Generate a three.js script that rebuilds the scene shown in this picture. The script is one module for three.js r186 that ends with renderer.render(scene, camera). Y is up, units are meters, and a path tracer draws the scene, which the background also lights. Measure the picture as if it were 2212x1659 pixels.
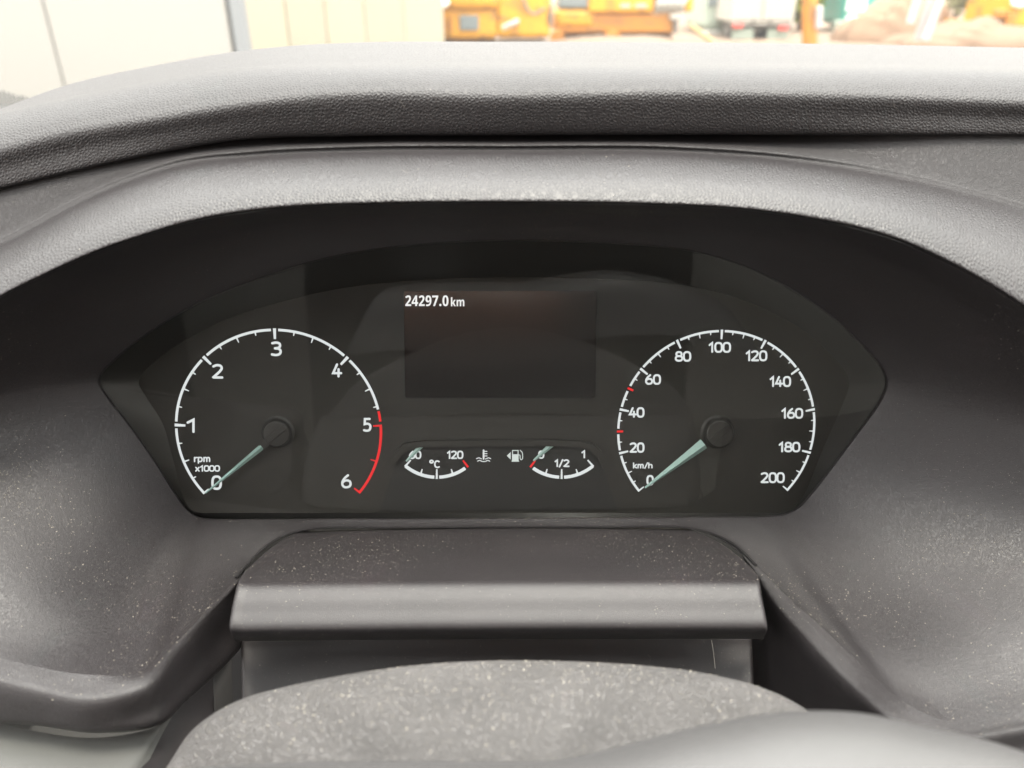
import * as THREE from 'three';
import { mergeGeometries } from 'three/addons/utils/BufferGeometryUtils.js';
import { RoundedBoxGeometry } from 'three/addons/geometries/RoundedBoxGeometry.js';
import { FontLoader } from 'three/addons/loaders/FontLoader.js';

// ------------------------------------------------------------------ camera, sky, sun, exposure
const scene = new THREE.Scene();
const EYE = new THREE.Vector3(0, 1.4, 0), PITCH = THREE.MathUtils.degToRad(28), F = 1664;
const camera = new THREE.PerspectiveCamera(53.0, 4 / 3, 0.01, 400);
camera.position.copy(EYE);
camera.rotation.set(-PITCH, 0, 0);
camera.focus = 0.292;
camera.userData.fStop = 10;
camera.updateMatrixWorld();

const SKYW = 256, SKYH = 128, skyData = new Float32Array(SKYW * SKYH * 4);
for (let j = 0; j < SKYH; j++) for (let i = 0; i < SKYW; i++) {
  const el = ((j + 0.5) / SKYH - 0.5) * Math.PI, s = Math.max(0, Math.sin(el));
  const L = el > 0 ? 2.7 + 5.0 * s : 0.5, k = (j * SKYW + i) * 4;       // overcast: nearly three times as bright overhead as at the horizon, where it is warmer
  skyData[k] = L; skyData[k + 1] = L * (0.965 + 0.03 * s); skyData[k + 2] = L * (0.92 + 0.09 * s); skyData[k + 3] = 1;
}
const sky = new THREE.DataTexture(skyData, SKYW, SKYH, THREE.RGBAFormat, THREE.FloatType);
sky.mapping = THREE.EquirectangularReflectionMapping; sky.magFilter = THREE.LinearFilter; sky.needsUpdate = true;
scene.background = sky; scene.environment = sky;

const sun = new THREE.DirectionalLight(0xfff6ea, 4.0);
sun.position.set(1.5, 22, 2); sun.target.position.set(0, 1, -1);
sun.castShadow = true; sun.shadow.radius = 30; sun.shadow.mapSize.set(2048, 2048);
Object.assign(sun.shadow.camera, { left: -30, right: 30, top: 30, bottom: -30, near: 1, far: 90 });
scene.add(sun, sun.target);

const renderer = new THREE.WebGLRenderer({ antialias: true });
renderer.toneMapping = THREE.LinearToneMapping; renderer.toneMappingExposure = 1.5;
renderer.shadowMap.enabled = true;

// ------------------------------------------------------------------ helpers
const FWD = new THREE.Vector3(0, -Math.sin(PITCH), -Math.cos(PITCH)), UP = new THREE.Vector3(0, Math.cos(PITCH), -Math.sin(PITCH)), RT = new THREE.Vector3(1, 0, 0);
// a place in the car: measured across, up and along the direction of sight (photo width 2212)
const P = (x, y, d) => EYE.clone().addScaledVector(FWD, d).addScaledVector(RT, (x - 1106) / F * d).addScaledVector(UP, (829.5 - y) / F * d);
let seed = 7; const rnd = () => { seed = (seed * 1664525 + 1013904223) >>> 0; return seed / 4294967296; };
const names = {};
const numbered = n => { const k = names[n] = (names[n] ?? -1) + 1; return k ? n + '_' + String(k).padStart(3, '0') : n; };
function tag(o, label, category, group, kind) {
  if (label) o.userData.label = label;
  if (category) o.userData.category = category;
  if (group) o.userData.group = group;
  if (kind) o.userData.kind = kind;
  return o;
}
function mesh(name, g, m, parent) {
  const o = new THREE.Mesh(Array.isArray(g) ? mergeGeometries(g.map(x => x.index ? x.toNonIndexed() : x)) : g, m);
  o.name = parent ? name : numbered(name); o.castShadow = o.receiveShadow = true;
  (parent ?? scene).add(o); return o;
}
function thing(name, at, label, category, group, kind) {
  const o = new THREE.Group(); o.name = numbered(name); o.position.copy(at); scene.add(o);
  return tag(o, label, category, group, kind);
}
const shift = (g, v) => g.translate(-v.x, -v.y, -v.z);       // world geometry into a thing standing at v

// smooth 1-D interpolation through (x, y) pairs
function through(pts) {
  const n = pts.length, h = i => pts[i + 1][0] - pts[i][0], s = i => (pts[i + 1][1] - pts[i][1]) / h(i);
  const m = pts.map((_, i) => i === 0 ? s(0) : i === n - 1 ? s(n - 2) : (s(i - 1) * h(i) + s(i) * h(i - 1)) / (h(i) + h(i - 1)));
  return x => {
    if (x <= pts[0][0]) return pts[0][1] + m[0] * (x - pts[0][0]);
    if (x >= pts[n - 1][0]) return pts[n - 1][1] + m[n - 1] * (x - pts[n - 1][0]);
    let i = 0; while (x > pts[i + 1][0]) i++;
    const H = h(i), t = (x - pts[i][0]) / H, t2 = t * t, t3 = t2 * t;
    return (2 * t3 - 3 * t2 + 1) * pts[i][1] + (t3 - 2 * t2 + t) * H * m[i] + (3 * t2 - 2 * t3) * pts[i + 1][1] + (t3 - t2) * H * m[i + 1];
  };
}
function sampled(pts, n, closed) {                 // n points along a curve through pts, the same share of them between each pair
  const c = new THREE.CatmullRomCurve3(pts, !!closed, 'centripetal'), out = [];
  for (let i = 0; i < n; i++) out.push(c.getPoint(closed ? i / n : i / (n - 1)));
  return out;
}
// a sheet through rows of points; uv in metres along the surface
function sheet(rows, nu, nv, { closed = false, origin, flip = false, dense = false } = {}) {
  const R = dense ? rows : rows.map(r => sampled(r, nu, closed));
  if (dense) nu = rows[0].length;
  const cols = []; for (let i = 0; i < nu; i++) cols.push(R.length > 2 ? sampled(R.map(r => r[i]), nv) : Array.from({ length: nv }, (_, k) => R[0][i].clone().lerp(R[1][i], k / (nv - 1))));
  const w = closed ? nu + 1 : nu, pos = [], uv = [], idx = [], mid = nv >> 1;
  const U = [0]; for (let i = 1; i < w; i++) U.push(U[i - 1] + cols[i % nu][mid].distanceTo(cols[(i - 1) % nu][mid]));
  const cm = cols[nu >> 1], V = [0]; for (let k = 1; k < nv; k++) V.push(V[k - 1] + cm[k].distanceTo(cm[k - 1]));
  for (let k = 0; k < nv; k++) for (let i = 0; i < w; i++) {
    const p = cols[i % nu][k]; pos.push(p.x, p.y, p.z); uv.push(U[i], V[k]);
  }
  for (let k = 0; k < nv - 1; k++) for (let i = 0; i < w - 1; i++) {
    const a = k * w + i, b = a + 1, c = a + w, d = c + 1;
    flip ? idx.push(a, b, c, b, d, c) : idx.push(a, c, b, b, c, d);
  }
  const g = new THREE.BufferGeometry();
  g.setAttribute('position', new THREE.Float32BufferAttribute(pos, 3));
  g.setAttribute('uv', new THREE.Float32BufferAttribute(uv, 2));
  g.setIndex(idx); g.computeVertexNormals();
  if (closed) { const n = g.attributes.normal; for (let k = 0; k < nv; k++) { const a = k * w, b = a + w - 1, x = n.getX(a) + n.getX(b), y = n.getY(a) + n.getY(b), z = n.getZ(a) + n.getZ(b), l = Math.hypot(x, y, z) || 1; for (const q of [a, b]) n.setXYZ(q, x / l, y / l, z / l); } }
  if (origin) shift(g, origin);
  return g;
}

// ------------------------------------------------------------------ textures and materials
function dataTex(n, f, srgb, repeatMetres) {
  const d = new Uint8Array(n * n * 4);
  for (let j = 0; j < n; j++) for (let i = 0; i < n; i++) { const c = f(i, j), k = (j * n + i) * 4; d[k] = c[0]; d[k + 1] = c[1]; d[k + 2] = c[2]; d[k + 3] = 255; }
  const t = new THREE.DataTexture(d, n, n); t.wrapS = t.wrapT = THREE.RepeatWrapping; t.magFilter = THREE.LinearFilter;
  if (srgb) t.colorSpace = THREE.SRGBColorSpace;
  t.repeat.set(1 / repeatMetres, 1 / repeatMetres); t.needsUpdate = true; return t;
}
function cells(n, k) {                              // distances to the nearest and the second feature point of a k x k grid that wraps
  const px = new Float32Array(k * k), py = new Float32Array(k * k);
  for (let i = 0; i < k * k; i++) { px[i] = rnd(); py[i] = rnd(); }
  const out = new Float32Array(n * n);
  for (let j = 0; j < n; j++) for (let i = 0; i < n; i++) {
    const x = i / n * k, y = j / n * k, cx = Math.floor(x), cy = Math.floor(y); let a = 9, b = 9;
    for (let dy = -1; dy < 2; dy++) for (let dx = -1; dx < 2; dx++) {
      const q = ((cy + dy + k) % k) * k + (cx + dx + k) % k, d = Math.hypot(cx + dx + px[q] - x, cy + dy + py[q] - y);
      if (d < a) { b = a; a = d; } else if (d < b) b = d;
    }
    out[j * n + i] = Math.min(1, (b - a) * 1.6);
  }
  return out;
}
function smooth(n, k) {                             // wrapping value noise of k x k cells
  const v = new Float32Array(k * k); for (let i = 0; i < k * k; i++) v[i] = rnd();
  const s = t => t * t * (3 - 2 * t);
  return (i, j) => { const x = i / n * k, y = j / n * k, a = Math.floor(x) % k, b = Math.floor(y) % k, u = s(x % 1), w = s(y % 1), c = (a + 1) % k, d = (b + 1) % k;
    return (v[b * k + a] * (1 - u) + v[b * k + c] * u) * (1 - w) + (v[d * k + a] * (1 - u) + v[d * k + c] * u) * w; };
}
const CN = 1024, leather = cells(CN, 80), n1 = smooth(CN, 24), n2 = smooth(CN, 160), n3 = smooth(CN, 6);
const grainTex = dataTex(CN, (i, j) => { const v = 255 * (0.72 * leather[j * CN + i] + 0.18 * n1(i, j) + 0.1 * n2(i, j)); return [v, v, v]; }, false, 0.085);
const fineTex = grainTex.clone(); fineTex.repeat.set(1 / 0.03, 1 / 0.03); fineTex.needsUpdate = true;
const coarseTex = grainTex.clone(); coarseTex.repeat.set(1 / 0.05, 1 / 0.05); coarseTex.needsUpdate = true;
// plastic coloured through, with dust lying on it: separate specks and a few lint fibres
function dusty(base, count, big, metres, fibres) {
  const n = 1024, f = new Float32Array(n * n);
  const dot = (x, y, r, v) => { for (let b = -3; b <= 3; b++) for (let a = -3; a <= 3; a++) { const d = Math.hypot(a, b); if (d < r + 0.5) { const q = ((Math.floor(y) + b + n) % n) * n + (Math.floor(x) + a + n) % n; f[q] = Math.max(f[q], v * Math.min(1, r + 0.5 - d)); } } };
  for (let k = 0; k < count; k++) dot(rnd() * n, rnd() * n, 0.35 + big * rnd() ** 4, 0.15 + 0.85 * rnd() ** 3);
  for (let k = 0; k < fibres; k++) { let x = rnd() * n, y = rnd() * n, a = rnd() * 6.3; for (let s = 0; s < 14 + rnd() * 18; s++) { dot((x + n) % n, (y + n) % n, 0.4, 0.4); x += Math.cos(a); y += Math.sin(a); a += (rnd() - 0.5) * 0.5; } }
  return dataTex(n, (i, j) => { const t = f[j * n + i], m = 0.93 + 0.14 * n3(i, j); return base.map((c, q) => Math.min(255, c * m * (1 - t) + t * [212, 204, 186][q])); }, true, metres);
}
const hex = c => new THREE.Color(c);
const std = (color, roughness, more = {}) => new THREE.MeshStandardMaterial({ color, roughness, side: THREE.DoubleSide, ...more });
const BASE = [32, 29, 30];
const dustSparse = dusty(BASE, 300, 0.5, 0.16, 6), dustMid = dusty([36, 33, 34], 2500, 0.6, 0.10, 16), dustHeavy = dusty([80, 78, 77], 7000, 0.7, 0.08, 0);
const M = {
  recess: std(0xffffff, 0.5, { map: dustSparse, bumpMap: fineTex, bumpScale: 0.00014 }),
  hood: std(0xffffff, 0.53, { map: dustSparse, bumpMap: grainTex, bumpScale: 0.0002 }),
  soft: std(0xffffff, 0.42, { map: dustSparse, bumpMap: grainTex, bumpScale: 0.00016 }),
  wall: std(0xffffff, 0.5, { map: dustSparse, bumpMap: fineTex, bumpScale: 0.00004 }),
  shelf: std(0xffffff, 0.45, { map: dustMid, bumpMap: fineTex, bumpScale: 0.00009 }),
  cover: std(0xffffff, 0.5, { map: dustMid, bumpMap: fineTex, bumpScale: 0.00004 }),
  hub: std(0xffffff, 0.42, { map: dustHeavy, bumpMap: coarseTex, bumpScale: 0.0005 }),
  pad: std(hex(0x424141), 0.4, { bumpMap: fineTex, bumpScale: 0.00004 }),
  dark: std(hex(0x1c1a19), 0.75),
  pale: std(hex(0x4b4b49), 0.45, { bumpMap: fineTex, bumpScale: 0.00005 }),
};

// ------------------------------------------------------------------ the cab round the camera: lets the daylight in only through the glass
{
  const at = new THREE.Vector3(0, 0.4, 0.9), cab = thing('cab_shell', at, null, null, null, 'structure');
  const bx = (w, h, d, x, y, z) => shift(new THREE.BoxGeometry(w, h, d).translate(x, y, z), at);
  const lining = std(hex(0x6a6761), 0.9), trim = std(hex(0x2b2a28), 0.8);
  mesh('roof', bx(2.1, 0.05, 0.79, 0.3, 1.9, 0.70), lining, cab);
  mesh('rear_wall', bx(2.1, 1.5, 0.05, 0.3, 1.15, 1.07), std(hex(0xa5a29c), 0.85), cab);
  mesh('floor_pan', bx(2.1, 0.05, 2.2, 0.3, 0.42, 0.0), trim, cab);
  mesh('firewall', bx(2.1, 0.8, 0.05, 0.3, 0.84, -1.1), trim, cab);
  const fabric = std(hex(0x1b1917), 0.9);
  mesh('seat_back', shift(new RoundedBoxGeometry(0.56, 0.66, 0.16, 4, 0.07).rotateX(0.12).translate(-0.02, 1.12, 0.6), at), fabric, cab);
  mesh('screen_tint_headrest', shift(new RoundedBoxGeometry(0.34, 0.24, 0.12, 4, 0.05).translate(-0.02, 1.58, 0.66), at), std(hex(0xc08a6c), 0.8), cab);  // unseen; skin-tan colour put in to tint the screen reflection brown
  mesh('seat_cushion', shift(new RoundedBoxGeometry(0.54, 0.16, 0.5, 4, 0.06).translate(-0.02, 0.78, 0.36), at), fabric, cab);
  for (const [x, s] of [[-0.72, -1], [1.32, 1]]) {
    mesh('door', bx(0.06, 0.8, 2.1, x, 0.83, 0.02), trim, cab);
    mesh('pillar', bx(0.07, 0.7, 0.1, x, 1.55, 0.95), lining, cab);
    const a = new THREE.Vector3(x, 1.25, -1.0), b = new THREE.Vector3(x - s * 0.06, 1.9, 0.3), len = a.distanceTo(b);
    const g = new THREE.BoxGeometry(0.07, 0.08, len); g.lookAt(b.clone().sub(a)); const m = a.clone().add(b).multiplyScalar(0.5); g.translate(m.x, m.y, m.z);
    mesh('windscreen_pillar', shift(g, at), trim, cab);
  }
}
{
  const at = new THREE.Vector3(0.3, 1.26, -1.0), pane = thing('windscreen', at, 'clear raked windscreen above the dashboard hood', 'windscreen');
  const g = sheet([[-0.69, 1.26, -0.94, 0.3, 1.26, -1.06, 1.29, 1.26, -0.94], [-0.64, 1.875, 0.3, 0.3, 1.885, 0.25, 1.24, 1.875, 0.3]].map(r => [0, 3, 6].map(i => new THREE.Vector3(r[i], r[i + 1], r[i + 2]))), 24, 10, { origin: at });
  mesh('pane', g, new THREE.MeshPhysicalMaterial({ color: 0xf4f6f2, roughness: 0.13, transmission: 1, thickness: 0, ior: 1.5, side: THREE.DoubleSide }), pane);
  const dot = [], c = new THREE.CircleGeometry(0.0019, 8);
  const O = P(0, 205, 0.93), ax = new THREE.Vector3(1, 0, 0), ay = new THREE.Vector3(0, 0.49, 0.87);
  for (let j = -7; j < 6; j++) for (let i = -16; i < 8; i++) { const s = 0.0052, q = i * s + (j & 1) * s / 2; if (q + j * s * 0.9 > 0.02) continue; const d = c.clone(); d.rotateX(-Math.PI / 3); const p = O.clone().addScaledVector(ax, q).addScaledVector(ay, j * s * 0.9); d.translate(p.x - at.x, p.y - at.y, p.z - at.z); dot.push(d); }
  tag(mesh('frit_dots', dot, std(0x0a0a0a, 0.8), pane), null, null, null, 'stuff');
}

// ------------------------------------------------------------------ dashboard: padded hood, recess, binnacle ridge and funnel, lower lips
const dashAt = P(1106, 1100, 0.33);
const dash = thing('dashboard', dashAt, 'charcoal grained plastic dashboard hood and binnacle surrounding the dials', 'dashboard');
const edge = {   // lines measured on the photograph
  rim: through([[-420, 1010], [-150, 745], [0, 640], [100, 590], [200, 545], [300, 510], [400, 480], [500, 460], [600, 448], [800, 439], [1100, 436], [1400, 440], [1600, 450], [1750, 470], [1850, 490], [1950, 520], [2050, 565], [2150, 620], [2212, 660], [2400, 790], [2640, 1010]]),
  groove: through([[-420, 740], [-150, 590], [17, 516], [191, 424], [290, 383], [376, 356], [547, 335], [756, 325], [1100, 323], [1456, 325], [1695, 342], [1883, 369], [2050, 405], [2212, 450], [2640, 640]]),
  lip: through([[-420, 545], [0, 410], [171, 369], [342, 332], [513, 304], [756, 295], [1100, 293], [1456, 292], [1800, 293], [2212, 294], [2640, 300]]),
  turn: through([[-420, 440], [0, 318], [137, 284], [342, 250], [513, 222], [756, 198], [1081, 202], [1456, 195], [1800, 201], [2212, 216], [2640, 240]]),
  brow: through([[-420, 360], [0, 250], [274, 195], [513, 157], [756, 149], [1100, 149], [1456, 149], [2212, 158], [2640, 175]]),
  sky: through([[-420, 420], [0, 236], [137, 186], [342, 140], [513, 111], [640, 98], [756, 92], [1081, 90], [1456, 91], [1800, 95], [2212, 103], [2640, 112]]),
};
const COLS = []; for (let x = -420; x <= 2640; x += 18) COLS.push(x);
const line = (f, d, dy = 0) => COLS.map(x => P(x, f(x) + dy, typeof d === 'function' ? d(x) : d));
const SIDE = x => { const t = Math.min(1, Math.max(0, (Math.abs(x - 1130) - 350) / 650)); return t * t * (3 - 2 * t); };
const REC = x => 0.2625 - 0.0105 * SIDE(x);
const SLOT = x => Math.max(0, 1 - (Math.abs(x - 1080) / 900) ** 3);
const far = f => x => f + 0.012 * ((x - 1106) / 1300) ** 2;       // gently bowed round the driver
{
  const flat = { dense: true, origin: dashAt };
  // top pad: over the brow to the far edge and down behind it
  mesh('hood_pad', sheet([
    line(edge.lip, x => REC(x), -16), line(edge.lip, x => 0.2538 - 0.0024 * SIDE(x) + (REC(x) - 0.2538 + 0.0024 * SIDE(x)) * 0.5, -5), line(edge.lip, x => 0.2538 - 0.0028 * SIDE(x), -1), line(edge.lip, x => 0.2518 - 0.0022 * SIDE(x), -6),
    COLS.map(x => P(x, edge.lip(x) * 0.5 + edge.turn(x) * 0.5, 0.2478)), COLS.map(x => P(x, edge.turn(x) + 8, 0.2454)),
    COLS.map(x => P(x, edge.turn(x) * 0.72 + edge.brow(x) * 0.28, 0.2468)), COLS.map(x => P(x, edge.turn(x) * 0.34 + edge.brow(x) * 0.66, 0.2498)),
    line(edge.brow, 0.2556, 0), COLS.map(x => P(x, edge.brow(x) * 0.72 + edge.sky(x) * 0.28, 0.2795)), COLS.map(x => P(x, edge.brow(x) * 0.3 + edge.sky(x) * 0.7, 0.322)), line(edge.sky, 0.372, 0), line(edge.sky, 0.41, 12), line(edge.sky, 0.46, 80), line(edge.sky, 0.55, 240)], 0, 110, flat), M.hood, dash);
  mesh('recess_panel', sheet([line(edge.groove, 0.2475, 6), line(edge.groove, x => 0.2492 + 0.0022 * SLOT(x), 3), line(edge.groove, x => 0.2497 + 0.0024 * SLOT(x), -2), line(edge.groove, x => 0.2502 + 0.0008 * SLOT(x), -9), COLS.map(x => P(x, edge.groove(x) * 0.55 + (edge.lip(x) - 16) * 0.45, 0.2505 + (REC(x) - 0.2505) * 0.5)), line(edge.lip, x => REC(x) + 0.0002, -17)], 0, 22, flat), M.recess, dash);
  mesh('binnacle_ridge', sheet([
    line(edge.rim, 0.233, 4), line(edge.rim, 0.2275, 2), line(edge.rim, 0.2256, -2), ...[[.14, .2262], [.275, .2275], [.45, .230], [.67, .2355], [.85, .2418]].map(([t, d]) => COLS.map(x => P(x, edge.rim(x) * (1 - t) + edge.groove(x) * t, d))), line(edge.groove, 0.2475, 6)], 0, 48, flat), M.soft, dash);
}
// funnel from the lens outline (first) to the mouth (second), clockwise from the left corner
const FUN = [
  [[212, 826, .286], [-285, 905, .2362]], [[218, 806, .285], [-262, 852, .235]], [[236, 786, .284], [-200, 788, .2338]], [[300, 732, .279], [0, 644, .233]], [[420, 658, .272], [200, 549, .233]], [[560, 601, .267], [400, 484, .233]],
  [[710, 556, .263], [600, 452, .233]], [[890, 529, .261], [850, 441, .233]], [[1080, 519, .26], [1100, 440, .233]], [[1300, 524, .261], [1360, 443, .233]], [[1500, 543, .263], [1600, 454, .233]], [[1650, 592, .267], [1800, 483, .233]], [[1790, 676, .274], [1980, 536, .233]],
  [[1872, 752, .281], [2150, 624, .233]], [[1902, 787, .284], [2340, 752, .2335]], [[1914, 810, .285], [2440, 845, .2350]], [[1917, 830, .286], [2505, 930, .236]], [[1906, 862, .288], [2540, 1020, .236]],
  [[1830, 968, .294], [2500, 1270, .236]], [[1752, 1070, .302], [2330, 1500, .226]], [[1725, 1098, .304], [2180, 1540, .224]], [[1695, 1112, .305], [2060, 1560, .223]], [[1660, 1116, .3055], [1969, 1526, .226]],
  [[1625, 1117, .306], [1866, 1441, .243]], [[1585, 1117, .306], [1764, 1345, .260]], [[1545, 1117, .306], [1695, 1284, .272]], [[1500, 1117, .306], [1634, 1222, .283]], [[1450, 1118, .306], [1585, 1176, .2915]], [[1390, 1118, .306], [1500, 1143, .300]],
  [[1240, 1119, .306], [1300, 1139, .3025]], [[1080, 1120, .306], [1080, 1138, .3025]], [[900, 1121, .306], [860, 1140, .3025]], [[700, 1121, .306], [660, 1146, .3]], [[630, 1122, .306], [585, 1175, .2915]], [[570, 1122, .306], [535, 1222, .283]], [[520, 1122, .306], [506, 1256, .275]],
  [[480, 1122, .306], [440, 1318, .260]], [[450, 1121, .306], [370, 1386, .245]], [[424, 1116, .3055], [298, 1454, .228]], [[402, 1101, .304], [190, 1457, .224]], [[378, 1070, .302], [85, 1441, .224]],
  [[330, 994, .297], [-70, 1395, .225]], [[275, 915, .292], [-230, 1290, .23]], [[232, 860, .288], [-300, 1060, .236]],
];
for (const [a] of FUN) a[2] = 0.2820 / (1 + 0.4514 * (829.5 - a[1]) / F);   // the lens is flat and leans out at the top
const lensLoop = FUN.map(r => r[0]), mouth = FUN.map(r => r[1]);
{
  const low = i => i >= 19 && i <= 41;
  const raise = FUN.map((_, i) => i >= 19 && i <= 21 ? 0.8 : i >= 41 && i <= 42 ? 0.8 : i === 22 || i === 40 ? 0.4 : i > 22 && i < 40 ? 0 : -0.5);
  const cross = (t, up) => FUN.map(([a, b], i) => { const q = [0, 1, 2].map(k => a[k] * (1 - t) + b[k] * t); return P(q[0], q[1], q[2] - up * raise[i]); });
  const mid = cross(0.4, 0.0045), mid2 = cross(0.72, 0.0062), near = cross(0.9, 0.0018);
  const lip0 = FUN.map(([a]) => P(a[0] + (1080 - a[0]) * 0.006, a[1] + (835 - a[1]) * 0.006, a[2] + 0.004));
  const start = FUN.map(([a]) => P(a[0] - (1080 - a[0]) * 0.004, a[1] - (835 - a[1]) * 0.004, a[2] - 0.0006));
  mesh('binnacle_wall', sheet([lip0, FUN.map(([a]) => P(...a)), start, mid, mid2, near, mouth.map(m => P(...m))], 420, 40, { closed: true, origin: dashAt }), M.shelf, dash);
  const skirt = (rows, name, m) => mesh(name, sheet(rows.map(r => r.map(p => P(...p))), 90, 26, { origin: dashAt }), m, dash);
  skirt([
    [[-300, 1260, .230], [-70, 1395, .225], [85, 1441, .224], [190, 1457, .224], [298, 1454, .228], [370, 1386, .245], [440, 1318, .260], [506, 1256, .275], [530, 1224, .282]],
    [[-300, 1290, .227], [-70, 1420, .2225], [85, 1466, .2213], [195, 1484, .2213], [306, 1466, .2255], [379, 1394, .242], [446, 1325, .258], [510, 1262, .274], [530, 1228, .282]],
    [[-300, 1330, .2245], [-70, 1450, .22], [85, 1496, .2187], [200, 1513, .2187], [316, 1486, .2242], [388, 1408, .242], [452, 1336, .2585], [509, 1280, .275], [524, 1250, .284]],
    [[-300, 1420, .226], [-70, 1520, .2215], [85, 1545, .2202], [205, 1558, .2202], [330, 1530, .228], [402, 1460, .246], [462, 1395, .262], [508, 1340, .276], [520, 1310, .286]],
    [[-300, 1450, .2235], [-70, 1545, .2235], [85, 1564, .2222], [210, 1580, .2222], [336, 1564, .229], [402, 1508, .246], [462, 1454, .262], [512, 1404, .276], [524, 1385, .286]],
    [[-300, 1455, .235], [-70, 1550, .23], [85, 1568, .23], [210, 1583, .23], [338, 1567, .239], [404, 1511, .254], [464, 1457, .27], [514, 1407, .283], [526, 1388, .292]],
  ], 'lower_lip', M.shelf);
  skirt([
    [[1600, 1190, .289], [1634, 1222, .283], [1695, 1284, .272], [1764, 1345, .260], [1866, 1441, .243], [1969, 1526, .226], [2060, 1560, .223], [2180, 1540, .224], [2330, 1500, .226], [2540, 1340, .232]],
    [[1602, 1196, .288], [1630, 1230, .282], [1687, 1294, .2708], [1753, 1357, .2584], [1853, 1455, .2408], [1960, 1542, .2237], [2060, 1578, .2205], [2185, 1562, .2213], [2335, 1524, .2235], [2540, 1370, .228]],
    [[1606, 1206, .288], [1631, 1244, .2822], [1678, 1312, .2702], [1739, 1380, .2570], [1836, 1480, .2388], [1944, 1568, .2210], [2060, 1596, .2182], [2190, 1580, .2188], [2340, 1545, .221], [2540, 1400, .226]],
    [[1612, 1260, .292], [1636, 1300, .288], [1668, 1370, .279], [1712, 1440, .268], [1800, 1530, .252], [1930, 1610, .23], [2060, 1640, .2205], [2190, 1622, .2205], [2340, 1590, .223], [2540, 1450, .227]],
    [[1616, 1380, .296], [1636, 1420, .292], [1660, 1470, .284], [1700, 1520, .276], [1790, 1590, .262], [1920, 1650, .238], [2060, 1680, .222], [2190, 1660, .220], [2340, 1630, .222], [2540, 1500, .229]],
    [[1620, 1480, .3], [1636, 1540, .296], [1660, 1570, .29], [1700, 1600, .282], [1790, 1660, .268], [1920, 1700, .245], [2060, 1700, .235], [2190, 1668, .235], [2340, 1640, .235], [2540, 1510, .24]],
  ], 'lower_lip', M.shelf);
  // pale lower dash panel under the left lip, the dark filler beside the column and the well behind it
  const quad = (name, rows, m, nu = 24, nv = 12) => mesh(name, sheet(rows.map(r => r.map(p => P(...p))), nu, nv, { origin: dashAt }), m, dash);
  quad('lower_panel', [[[-300, 1470, .236], [0, 1562, .2345], [200, 1594, .2345], [338, 1570, .24], [372, 1548, .246]], [[-300, 1500, .2295], [0, 1600, .2285], [200, 1620, .2295], [315, 1606, .234], [348, 1590, .24]], [[-300, 1690, .211], [0, 1690, .217], [170, 1690, .2185], [262, 1690, .221], [300, 1690, .225]]], M.pale);
  quad('column_filler', [[[344, 1560, .243], [402, 1509, .2535], [460, 1457, .2645]], [[330, 1600, .238], [396, 1560, .25], [463, 1545, .2625]], [[270, 1700, .22], [380, 1700, .23], [480, 1700, .24]]], M.wall);
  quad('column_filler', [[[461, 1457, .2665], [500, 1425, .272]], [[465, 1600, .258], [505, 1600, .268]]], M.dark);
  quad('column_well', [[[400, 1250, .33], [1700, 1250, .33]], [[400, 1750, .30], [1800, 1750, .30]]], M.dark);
}

// ------------------------------------------------------------------ dust: single specks lying where the surface faces up
const speckM = std(hex(0x857f74), 0.65), speckG = new THREE.IcosahedronGeometry(1, 1);
function dust(host, count, r0, r1, steep = 0.25, within) {
  const g = host.geometry, p = g.attributes.position, ix = g.index.array, A = new THREE.Vector3(), B = A.clone(), C = A.clone(), N = A.clone(), acc = [], tri = []; let total = 0;
  host.parent.updateMatrixWorld();
  for (let t = 0; t < ix.length; t += 3) {
    A.fromBufferAttribute(p, ix[t]); B.fromBufferAttribute(p, ix[t + 1]); C.fromBufferAttribute(p, ix[t + 2]);
    N.copy(B).sub(A).cross(C.clone().sub(A)); const a = N.length(); if (a < 1e-12) continue; const up = Math.abs(N.y) / a; if (up < steep) continue;
    if (within && !within(A.clone().add(host.parent.position))) continue;
    const q = A.clone().add(host.parent.position).multiplyScalar(38), w = 0.5 + 0.28 * Math.sin(q.x * 1.3 + 2 * Math.sin(q.z)) + 0.3 * Math.sin(q.z * 2.1 + 1.7 * Math.cos(q.x * 0.8)); total += a * up * up * Math.max(0.06, w) ** 2; acc.push(total); tri.push(t);
  }
  const im = new THREE.InstancedMesh(speckG, speckM, count), m = new THREE.Matrix4(), q = new THREE.Quaternion(), s = new THREE.Vector3();
  for (let k = 0; k < count; k++) {
    const x = rnd() * total; let lo = 0, hi = acc.length - 1; while (lo < hi) { const c = (lo + hi) >> 1; acc[c] < x ? lo = c + 1 : hi = c; }
    const t = tri[lo]; let u = rnd(), v = rnd(); if (u + v > 1) { u = 1 - u; v = 1 - v; }
    A.fromBufferAttribute(p, ix[t]); B.fromBufferAttribute(p, ix[t + 1]).sub(A); C.fromBufferAttribute(p, ix[t + 2]).sub(A); A.addScaledVector(B, u).addScaledVector(C, v);
    const r = r0 + (r1 - r0) * rnd() ** 7; s.set(r * (0.7 + 0.9 * rnd()), r * 0.7, r * (0.7 + 0.9 * rnd())); q.setFromAxisAngle(N.set(0, 1, 0), rnd() * 6.28); im.setMatrixAt(k, m.compose(A, q, s));
  }
  im.name = 'dust'; im.castShadow = im.receiveShadow = true; im.userData.kind = 'stuff'; host.parent.add(im);
}
dust(dash.getObjectByName('binnacle_wall'), 15000, 0.00003, 0.00015, 0.3);
for (const h of dash.children.filter(o => o.name === 'lower_lip')) dust(h, 500, 0.00004, 0.00018, 0.3);
dust(dash.getObjectByName('binnacle_ridge'), 420, 0.00004, 0.00016, 0.3);
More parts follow.
